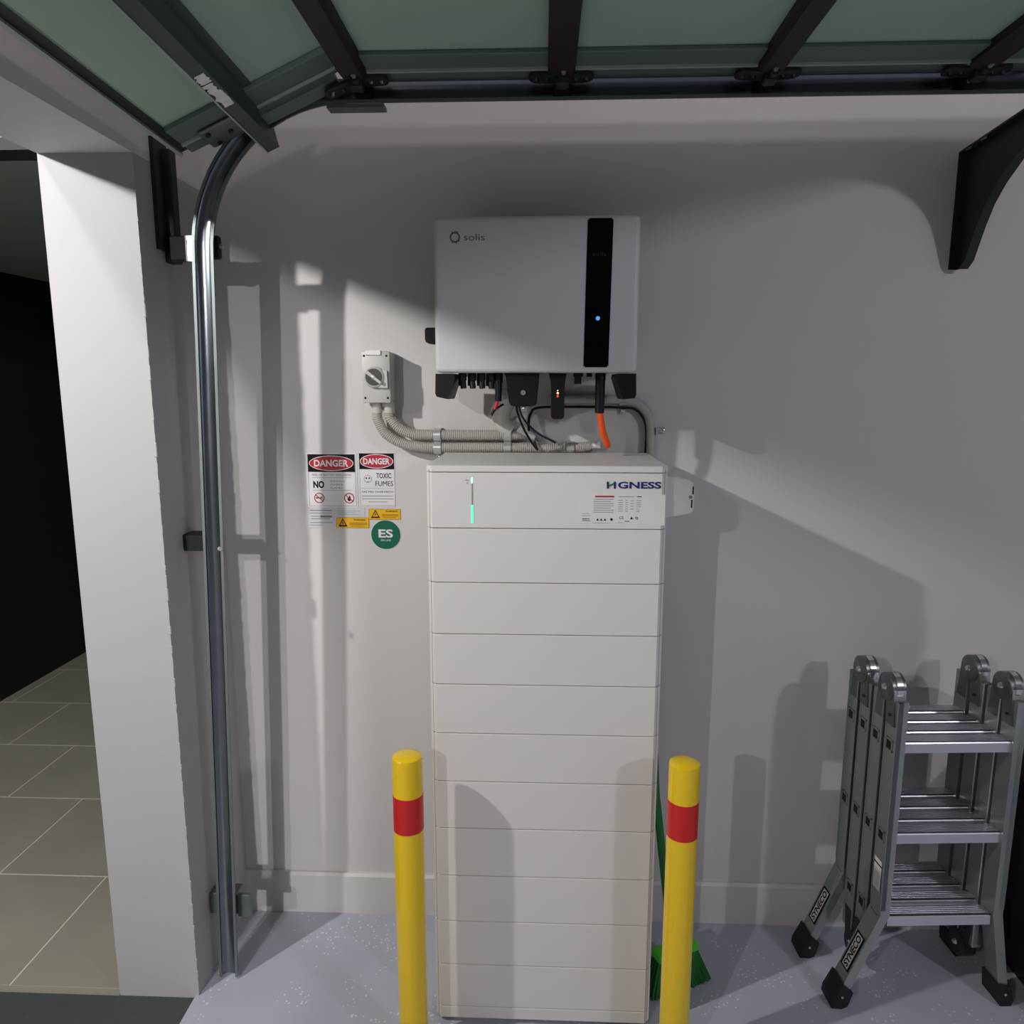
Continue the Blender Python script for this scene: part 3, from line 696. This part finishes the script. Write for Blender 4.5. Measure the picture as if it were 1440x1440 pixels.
MB().box(0.296, 0.301, D - 0.032, D - 0.001, 1.428, 1.447).build('strap', M['zinc'], s)
MB().box(0.300, 0.325, D - 0.007, D - 0.001, 1.430, 1.446, bev=0.002, seg=1).build('fixing_tab', M['zinc'], s)
MB().lathe((0.317, D - 0.007, 1.438), [(0.006, 0), (0.005, 0.004), (0.002, 0.005)], n=14, axis='Y').build('screw', M['chrome'], s, smooth=50)

# ------------------------------------------------------------------ wall signs
YS = D - 0.0012
def sign_plate(name, label, x0, x1, z0, z1, m, cat='sign', group=None):
    t = thing(name, label, cat, ((x0 + x1) / 2, D, z0), group)
    MB().box(x0, x1, YS, D, z0, z1).build('plate', m, t)
    return t
s1 = sign_plate('danger_sign', 'larger danger sign with two red prohibition circles beneath a black word NO', -0.6395, -0.5005, 1.2265, 1.3755, M['paper'])
y1 = YS - 0.0001
def frame(x0, x1, z0, z1, t): return [(x0, x1, z1 - t, z1), (x0, x1, z0, z0 + t), (x0, x0 + t, z0, z1), (x1 - t, x1, z0, z1)]
bars(frame(-0.6345, -0.5045, 1.2305, 1.3725, 0.0008), y1, 'border', M['grey_ink'], s1)
MB().box(-0.6340, -0.5060, y1 - 0.0004, y1, 1.3240, 1.3715).build('header', M['ink'], s1)
MB().prism(ellipse(-0.570, 1.3478, 0.0610, 0.0210), 'Y', y1 - 0.0007, y1 - 0.0004).build('oval_rim', M['paper'], s1)
MB().prism(ellipse(-0.570, 1.3478, 0.0590, 0.0190), 'Y', y1 - 0.0010, y1 - 0.0007).build('oval', M['sign_red'], s1)
text('lettering', 'DANGER', M['paper'], s1, -0.570, y1 - 0.0012, 1.3478, 0.0185, width=0.094, bold=0.03)
text('lettering', 'RISK OF BATTERY EXPLOSION', M['grey_ink'], s1, -0.570, y1 - 0.0003, 1.3160, 0.0055, width=0.106)
text('lettering', 'NO', M['ink'], s1, -0.6065, y1 - 0.0003, 1.2895, 0.0200, width=0.0300, bold=0.045)
for k, wd in enumerate(('SMOKING', 'SPARKS', 'FLAMES')):
    text('lettering', wd, M['grey_ink'], s1, -0.575, y1 - 0.0003, 1.2985 - k * 0.009, 0.0052, width=(0.040, 0.034, 0.034)[k], align='LEFT')
bars([(-0.624, -0.518, 1.3085, 1.3092), (-0.624, -0.518, 1.2735, 1.2742)], y1 - 0.0001, 'rule', M['grey_ink'], s1)
for cxx, k in ((-0.6065, 0), (-0.524, 1)):
    cz_ = 1.2525
    rg = MB(); ring(rg, cxx, cz_, 0.0142, 0.0118, y1 - 0.0006, y1)
    rg.box(-0.0125, 0.0125, -0.0003, 0.0003, -0.0011, 0.0011, mtx=Matrix.Translation((cxx, y1 - 0.0004, cz_)) @ Matrix.Rotation(R(42), 4, 'Y'))
    rg.build('prohibition_ring', M['sign_red'], s1)
    ic = MB()
    if k == 0:
        ic.box(cxx - 0.0095, cxx + 0.006, y1 - 0.0003, y1, cz_ - 0.0012, cz_ + 0.0016); ic.box(cxx + 0.0066, cxx + 0.009, y1 - 0.0003, y1, cz_ - 0.0012, cz_ + 0.0016)
        ic.box(cxx + 0.004, cxx + 0.009, y1 - 0.0003, y1, cz_ + 0.003, cz_ + 0.0042)
    else:
        ic.prism([(cxx - 0.001, cz_ - 0.009), (cxx + 0.0045, cz_ - 0.006), (cxx + 0.004, cz_ + 0.001), (cxx + 0.001, cz_ + 0.008), (cxx - 0.0015, cz_ + 0.002), (cxx - 0.0045, cz_ + 0.003), (cxx - 0.005, cz_ - 0.005)], 'Y', y1 - 0.0003, y1)
    ic.build('pictogram', M['ink'], s1)
s2 = sign_plate('danger_sign', 'smaller danger sign warning of toxic fumes, right of the larger danger sign', -0.4950, -0.3970, 1.2310, 1.3765, M['paper'])
bars(frame(-0.4935, -0.3985, 1.2330, 1.3745, 0.0006), y1, 'border', M['light_ink'], s2)
MB().box(-0.4935, -0.3985, y1 - 0.0004, y1, 1.3320, 1.3750).build('header', M['ink'], s2)
MB().prism(ellipse(-0.446, 1.3535, 0.0455, 0.0195), 'Y', y1 - 0.0007, y1 - 0.0004).build('oval_rim', M['paper'], s2)
MB().prism(ellipse(-0.446, 1.3535, 0.0435, 0.0175), 'Y', y1 - 0.0010, y1 - 0.0007).build('oval', M['sign_red'], s2)
text('lettering', 'DANGER', M['paper'], s2, -0.446, y1 - 0.0012, 1.3535, 0.0170, width=0.072, bold=0.03)
text('lettering', 'TOXIC', M['ink'], s2, -0.4275, y1 - 0.0003, 1.3145, 0.0140, width=0.041, bold=0.012)
text('lettering', 'FUMES', M['ink'], s2, -0.4265, y1 - 0.0003, 1.2930, 0.0140, width=0.048, bold=0.0)
sk = MB(); ring(sk, -0.4715, 1.3055, 0.0105, 0.0098, y1 - 0.0003, y1, 24)
sk.prism(ellipse(-0.4755, 1.3075, 0.0020, 0.0024, 12), 'Y', y1 - 0.0004, y1); sk.prism(ellipse(-0.4675, 1.3075, 0.0020, 0.0024, 12), 'Y', y1 - 0.0004, y1)
sk.prism([(-0.4765, 1.3000), (-0.4715, 1.2985), (-0.4665, 1.3000), (-0.4715, 1.2968)], 'Y', y1 - 0.0004, y1)
sk.build('skull_pictogram', M['ink'], s2)
text('lettering', 'GAS WILL CAUSE DEATH', M['ink'], s2, -0.446, y1 - 0.0003, 1.2705, 0.0048, width=0.085)
bars([(-0.489, -0.403, 1.2580, 1.2596), (-0.489, -0.403, 1.2500, 1.2516), (-0.471, -0.420, 1.2420, 1.2434), (-0.489, -0.403, 1.2795, 1.2800)], y1, 'fine_print', M['grey_ink'], s2)
c1 = sign_plate('print_label', 'pale printed label at bottom left beneath the larger danger sign', -0.6380, -0.5690, 1.1690, 1.2240, M['clear_print'], 'label')
bars([(-0.634, -0.573, 1.2170, 1.2192), (-0.634, -0.573, 1.2095, 1.2110), (-0.632, -0.592, 1.2010, 1.2025), (-0.632, -0.580, 1.1940, 1.1955), (-0.634, -0.573, 1.1835, 1.1850), (-0.634, -0.600, 1.1765, 1.1780), (-0.606, -0.574, 1.1985, 1.2040)], y1, 'fine_print', M['grey_ink'], c1)
c2 = sign_plate('print_label', 'small pale label directly above the lower amber label', -0.5660, -0.4830, 1.2010, 1.2240, M['clear_print'], 'label')
bars([(-0.560, -0.496, 1.2165, 1.2178), (-0.560, -0.510, 1.2115, 1.2127), (-0.556, -0.500, 1.2065, 1.2077)], y1, 'fine_print', M['light_ink'], c2)
def amber(x0, x1, z0, z1, label):
    t = sign_plate('warning_label', label, x0, x1, z0, z1, M['lab_yellow'], 'label', 'amber warning labels under the danger signs')
    h = z1 - z0
    tr = MB(); cxx = x0 + 0.018
    for (sc_, m_) in ((1.0, 'ink'), (0.62, 'lab_yellow')):
        q = MB().prism([(cxx - 0.0125 * sc_, z0 + h * 0.5 - 0.0105 * sc_), (cxx + 0.0125 * sc_, z0 + h * 0.5 - 0.0105 * sc_), (cxx, z0 + h * 0.5 + 0.0125 * sc_)], 'Y', y1 - (0.0003 if sc_ == 1.0 else 0.0005), y1)
        q.build('triangle' if sc_ == 1.0 else 'triangle_fill', M[m_], t)
    MB().prism([(cxx + 0.001, z0 + h * .5 + 0.006), (cxx - 0.003, z0 + h * .5 - 0.002), (cxx + 0.0005, z0 + h * .5 - 0.001), (cxx - 0.001, z0 + h * .5 - 0.007), (cxx + 0.003, z0 + h * .5 + 0.001), (cxx - 0.0002, z0 + h * .5 + 0.0005)], 'Y', y1 - 0.0008, y1).build('bolt_symbol', M['ink'], t)
    text('lettering', 'WARNING', M['ink'], t, (x0 + 0.038 + x1) / 2, y1 - 0.0003, z1 - 0.0062, 0.0048, width=0.034, bold=0.01)
    bars([(x0 + 0.036, x1 - 0.006, z0 + 0.0125, z0 + 0.0140), (x0 + 0.036, x1 - 0.006, z0 + 0.0090, z0 + 0.0103), (x0 + 0.040, x1 - 0.012, z0 + 0.0045, z0 + 0.0058)], y1, 'fine_print', mat('brown_ink', (120, 84, 14), 0.5), t)
    bars(frame(x0, x1, z0, z1, 0.0007), y1, 'border', mat('brown_ink', (150, 108, 14), 0.5), t)
amber(-0.5620, -0.4720, 1.1700, 1.1985, 'lower left amber warning label beside the green disc')
amber(-0.4715, -0.3845, 1.1940, 1.2230, 'upper right amber warning label right above the green disc')
es = thing('round_sticker', 'round green wall sticker with white letters ES', 'sticker', (-0.4265, D, 1.112))
MB().cyl((-0.4265, D, 1.1515), (-0.4265, D - 0.0010, 1.1515), 0.0415, n=48).build('rim', M['paper'], es)
MB().cyl((-0.4265, D, 1.1515), (-0.4265, D - 0.0016, 1.1515), 0.0403, n=48).build('disc', M['es_green'], es)
text('lettering', 'ES', M['paper'], es, -0.4265, D - 0.0020, 1.1550, 0.0235, width=0.0400, bold=0.03)
text('lettering', 'ON LINE', M['paper'], es, -0.4265, D - 0.0020, 1.1362, 0.0052, width=0.028, bold=0.01)

# ------------------------------------------------------------------ bollards
def bollard(x, y, zt, label, flip):
    b = thing('bollard', label, 'bollard', (x, y, 0), 'yellow bollards before the battery tower')
    r_ = 0.0330
    MB().lathe((x, y, 0.0), [(r_, 0.008), (r_, zt - 0.006), (r_ * 0.985, zt - 0.002), (r_ * 0.93, zt), (r_ * 0.5, zt + 0.0035), (0.002, zt + 0.0045)], n=40).build('post', M['yellow'], b, smooth=35)
    MB().lathe((x, y, 0.0), [(r_ - 0.001, 0.588), (r_ + 0.0006, 0.5885), (r_ + 0.0006, 0.6715), (r_ - 0.001, 0.672)], n=40).build('reflective_band', M['red'], b, smooth=35)
    bp = MB().box(x - 0.06, x + 0.06, y - 0.06, y + 0.06, 0.0, 0.008, bev=0.002, seg=1).build('base_plate', M['yellow'], b)
    for sx in (-1, 1):
        for sy_ in (-1, 1): MB().cyl((x + sx * .045, y + sy_ * .045, 0.008), (x + sx * .045, y + sy_ * .045, 0.016), 0.008, n=6).build('anchor_bolt', M['zinc'], bp)
bollard(-0.2890, 1.500, 0.760, 'left yellow bollard with a red band, in front of the wall baseboard', -1)
bollard(0.3110, 1.500, 0.757, 'right yellow bollard with a red band, in front of the green broom', 1)

# ------------------------------------------------------------------ broom
bm_ = thing('broom', 'green broom standing on the floor behind the right bollard', 'broom', (0.375, 1.745, 0.0))
MB().tube([(0.352, 1.775, 0.10), (0.306, 1.83, 0.50), (0.290, 1.955, 1.02)], 0.0105, 14).build('handle', M['broom_green'], bm_, smooth=60)
MB().cyl((0.356, 1.770, 0.07), (0.344, 1.785, 0.17), 0.019, 0.0135, n=18).build('socket', M['broom_green'], bm_, smooth=40)
hd = MB()
# head block: bar along the broom's width direction
c0 = Vector((0.300, 1.715, 0.105)); c1_ = Vector((0.412, 1.770, 0.105))
dirw = (c1_ - c0).normalized(); per = Vector((-dirw.y, dirw.x, 0))
Mh = Matrix(((dirw.x, per.x, 0, c0.x), (dirw.y, per.y, 0, c0.y), (0, 0, 1, 0), (0, 0, 0, 1)))
Lw = (c1_ - c0).length
hd.box(0, Lw, -0.020, 0.020, 0.092, 0.116, bev=0.006, seg=2); hd.xf(Mh)
hd.build('head_block', M['broom_bright'], bm_, smooth=40)
bq = MB()
for i in range(30):
    for j in range(4):
        f = i / 29; x0 = 0.004 + f * (Lw - 0.008); xb = -0.022 + f * (Lw + 0.056)
        y0 = -0.014 + j * 0.0093; ybx = y0 * 2.0 + random.uniform(-.003, .003)
        bq.cyl(Mh @ Vector((x0, y0, 0.095)), Mh @ Vector((xb + random.uniform(-.002, .002), ybx, random.uniform(0.001, 0.007))), 0.0030, 0.0034, n=5)
bq.build('bristles', M['bristle'], bm_, kind='stuff')

# ------------------------------------------------------------------ folding ladder
ld = thing('folding_ladder', 'folded aluminium multi-position ladder standing against the back wall', 'ladder', (0.846, 1.690, 0.0), rotz=R(3.5), local=True)
RW, RD, GAP = 0.024, 0.050, 0.0565
XR = 0.285      # inner distance to right rail
rung_z = (0.237, 0.462, 0.700)
ZT = 0.815
for i in range(4):
    y0 = i * GAP
    shift = -0.004 * i
    zb = 0.235 if i in (0, 3) else 0.115
    for side in (0, 1):
        x0 = shift if side == 0 else shift + XR
        mb = MB()
        if i in (0, 3):
            # straight upper run + flared leg, one bent box section in the x-z plane
            k = -1 if side == 0 else 1
            fx = 0.092 if side == 0 else 0.040
            zk = 0.255
            bent = [(x0, ZT), (x0 + RW, ZT), (x0 + RW, zk), (x0 + RW + k * fx, 0.030), (x0 + k * fx, 0.030), (x0, zk)] if side == 0 else [(x0, ZT), (x0 + RW, ZT), (x0 + RW, zk), (x0 + RW + k * fx, 0.020), (x0 + k * fx, 0.020), (x0, zk)]
            mb.prism(bent, 'Y', y0, y0 + RD)
        else:
            mb.box(x0, x0 + RW, y0, y0 + RD, zb, ZT, bev=0.002, seg=1)
        rail = mb.build('rail', M['alu'], ld)
        # raised edges give the I-section look
        xo = x0 - 0.0012 if side == 0 else x0 + RW + 0.0012
        e = MB()
        zlo = 0.27 if i in (0, 3) else zb + 0.01
        for yy in (y0, y0 + RD - 0.005): e.box(min(xo, x0 + RW / 2), max(xo, x0 + RW / 2), yy, yy + 0.005, zlo, ZT)
        e.build('rail_edge', M['alu'], rail)
        for z in rung_z:
            if i in (1, 2) or True:
                fr = MB()
                xa, xb = (x0 - 0.003, x0 + 0.004) if side == 0 else (x0 + RW - 0.004, x0 + RW + 0.003)
                yc = y0 + RD / 2
                for (ya, yb2, za, zb2) in ((yc - 0.015, yc - 0.011, z - 0.015, z + 0.015), (yc + 0.011, yc + 0.015, z - 0.015, z + 0.015), (yc - 0.015, yc + 0.015, z + 0.011, z + 0.015), (yc - 0.015, yc + 0.015, z - 0.015, z - 0.011)):
                    fr.box(xa, xb, ya, yb2, za, zb2)
                fro = fr.build('rung_flange', M['alu'], rail)
                MB().box(xa + 0.0005 if side == 0 else xa, xb if side == 0 else xb - 0.0005, yc - 0.0112, yc + 0.0112, z - 0.0112, z + 0.0112).build('rung_socket', M['black'], rail)
    for z in rung_z:
        mb = MB()
        prof = [(y0 + 0.008, z - 0.015), (y0 + 0.042, z - 0.015), (y0 + 0.042, z + 0.012)]
        for q in range(5):
            yy = y0 + 0.042 - q * 0.0068
            prof += [(yy, z + 0.0150), (yy - 0.0034, z + 0.0150), (yy - 0.0034, z + 0.0128), (yy - 0.0068, z + 0.0128)]
        prof += [(y0 + 0.0125, z + 0.0128), (y0 + 0.0095, z + 0.0115), (y0 + 0.008, z + 0.0085)]
        mb.prism(prof, 'X', shift + RW, shift + XR)
        mb.build('rung', M['alu_rung'], ld)
# hinges: disc joint between neighbouring sections
def lhinge(i, top, side):
    yc = (i + 0.5) * GAP + RD / 2; shift = -0.004 * (i + 0.5)
    xc = shift + (RW / 2 if side == 0 else XR + RW / 2)
    zc = 0.836 if top else 0.092
    sgn = 1 if top else -1
    mb = MB()
    mb.lathe((xc, yc, zc), [(0.030, -0.019), (0.0345, -0.016), (0.0345, 0.016), (0.030, 0.019)], n=32, axis='X')
    pts = [(yc - 0.045, zc - sgn * 0.085), (yc - 0.008, zc - sgn * 0.085), (yc - 0.004, zc - sgn * 0.03), (yc + 0.004, zc - sgn * 0.03), (yc + 0.008, zc - sgn * 0.085), (yc + 0.045, zc - sgn * 0.085), (yc + 0.036, zc), (yc + 0.02, zc + sgn * 0.025), (yc - 0.02, zc + sgn * 0.025), (yc - 0.036, zc)]
    mb.prism(pts, 'X', xc - 0.0145, xc + 0.0145)
    h = mb.build('hinge', M['hinge_steel'] if top else M['bracket_blk'], ld, smooth=35)
    for xs_ in (-1, 1):
        MB().cyl((xc + xs_ * 0.018, yc, zc), (xc + xs_ * 0.024, yc, zc), 0.009, 0.006, n=14).build('hinge_pin', M['chrome'], h, smooth=40)
        MB().cyl((xc + xs_ * 0.0145, yc - 0.028, zc - sgn * 0.060), (xc + xs_ * 0.019, yc - 0.028, zc - sgn * 0.060), 0.004, n=8).build('rivet', M['bracket_blk'], h)
    if top:
        st_ = MB()
        V = []
        for q in range(8):
            t = R(100 + q * 14); V.append([(xc + dx, yc + (0.0345 + dr) * cos(t), zc + (0.0345 + dr) * sin(t)) for dx, dr in ((-0.007, 0), (0.007, 0), (0.007, 0.004), (-0.007, 0.004))])
        st_.sweep(V); st_.build('release_strip', M['chrome'], h, smooth=40)
for side in (0, 1):
    lhinge(0, True, side); lhinge(2, True, side); lhinge(1, False, side)
# rubber feet on the flared legs
for i in (0, 3):
    y0 = i * GAP; sh = -0.004 * i
    for side in (0, 1):
        k = -1 if side == 0 else 1
        xb = sh + (0 if side == 0 else XR); fx = 0.092 if side == 0 else 0.040
        a = Vector((xb + RW / 2, 0, 0.255)); b_ = Vector((xb + RW / 2 + k * fx, 0, 0.025)); d_ = (b_ - a).normalized(); nrm = Vector((-d_.z, 0, d_.x))
        def q(u, v): p = b_ + d_ * u + nrm * v; return (p.x, max(p.z, 0.0))
        poly = [q(-0.040, -0.017), q(-0.028, 0.017), q(0.012, 0.020), q(0.030, 0.012), q(0.030, -0.016), q(0.012, -0.021)]
        ft = MB().prism(poly, 'Y', y0 - 0.006, y0 + RD + 0.006)
        fto = ft.build('rubber_foot', M['black_rubber'], ld)
        MB().cyl((b_.x - 0.001, y0 - 0.006, 0.034), (b_.x - 0.001, y0 - 0.008, 0.034), 0.003, n=8).build('rivet', M['zinc'], fto)
        if side == 0:
            # name decal on the outer face of the flared leg
            o0 = Vector((xb, y0 + RD / 2, 0.255)); b1_ = Vector((xb - fx, y0 + RD / 2, 0.030)); dd = (b1_ - o0).normalized()
            nn = Vector((dd.z, 0, -dd.x)); nn = nn if nn.x < 0 else -nn
            mid = o0 + dd * 0.125
            ex = -dd; ey = nn.cross(ex)
            M3 = Matrix(((ex.x, ey.x, nn.x, mid.x), (ex.y, ey.y, nn.y, mid.y), (ex.z, ey.z, nn.z, mid.z), (0, 0, 0, 1)))
            dc = MB().box(-0.050, 0.050, -0.019, 0.019, 0.0, 0.0008, mtx=M3).build('decal', M['ink'], ld)
            MB().box(-0.046, 0.046, -0.013, 0.013, 0.0008, 0.0011, mtx=M3).build('decal_field', M['paper'], dc)
            text('decal_lettering', 'SYNECO', M['ink'], dc, 0, 0, 0, 0.020, width=0.086, bold=0.03, mtx=M3 @ Matrix.Translation((0, 0, 0.0014)))
# safety label on the front left rail
pa = MB().box(-0.0022, -0.0012, 0.010, 0.042, 0.315, 0.395).build('safety_label', M['paper'], ld)
MB().box(-0.0026, -0.0022, 0.008, 0.044, 0.380, 0.384).build('label_rule', M['ink'], pa)
tag_rows = MB()
for k in range(8): tag_rows.box(-0.0025, -0.0022, 0.014, 0.038, 0.322 + k * 0.0065, 0.3235 + k * 0.0065)
tag_rows.build('fine_print', M['light_ink'], pa)

# ------------------------------------------------------------------ dark tub at the right edge
tb_ = thing('storage_tub', 'black plastic tub at the right edge beside the ladder', 'tub', (1.42, 1.76, 0.0))
MB().prism([(1.275, 0.0), (1.56, 0.0), (1.60, 0.60), (1.245, 0.60)], 'Y', 1.60, 1.93).build('body', M['tub'], tb_)
MB().box(1.236, 1.609, 1.592, 1.938, 0.60, 0.625, bev=0.006, seg=2).build('lid', M['tub'], tb_)
MB().box(1.238, 1.25, 1.70, 1.82, 0.50, 0.56, bev=0.004, seg=1).build('handle', M['black'], tb_)

for o in bpy.data.objects:
    if '_o' in o: del o['_o']
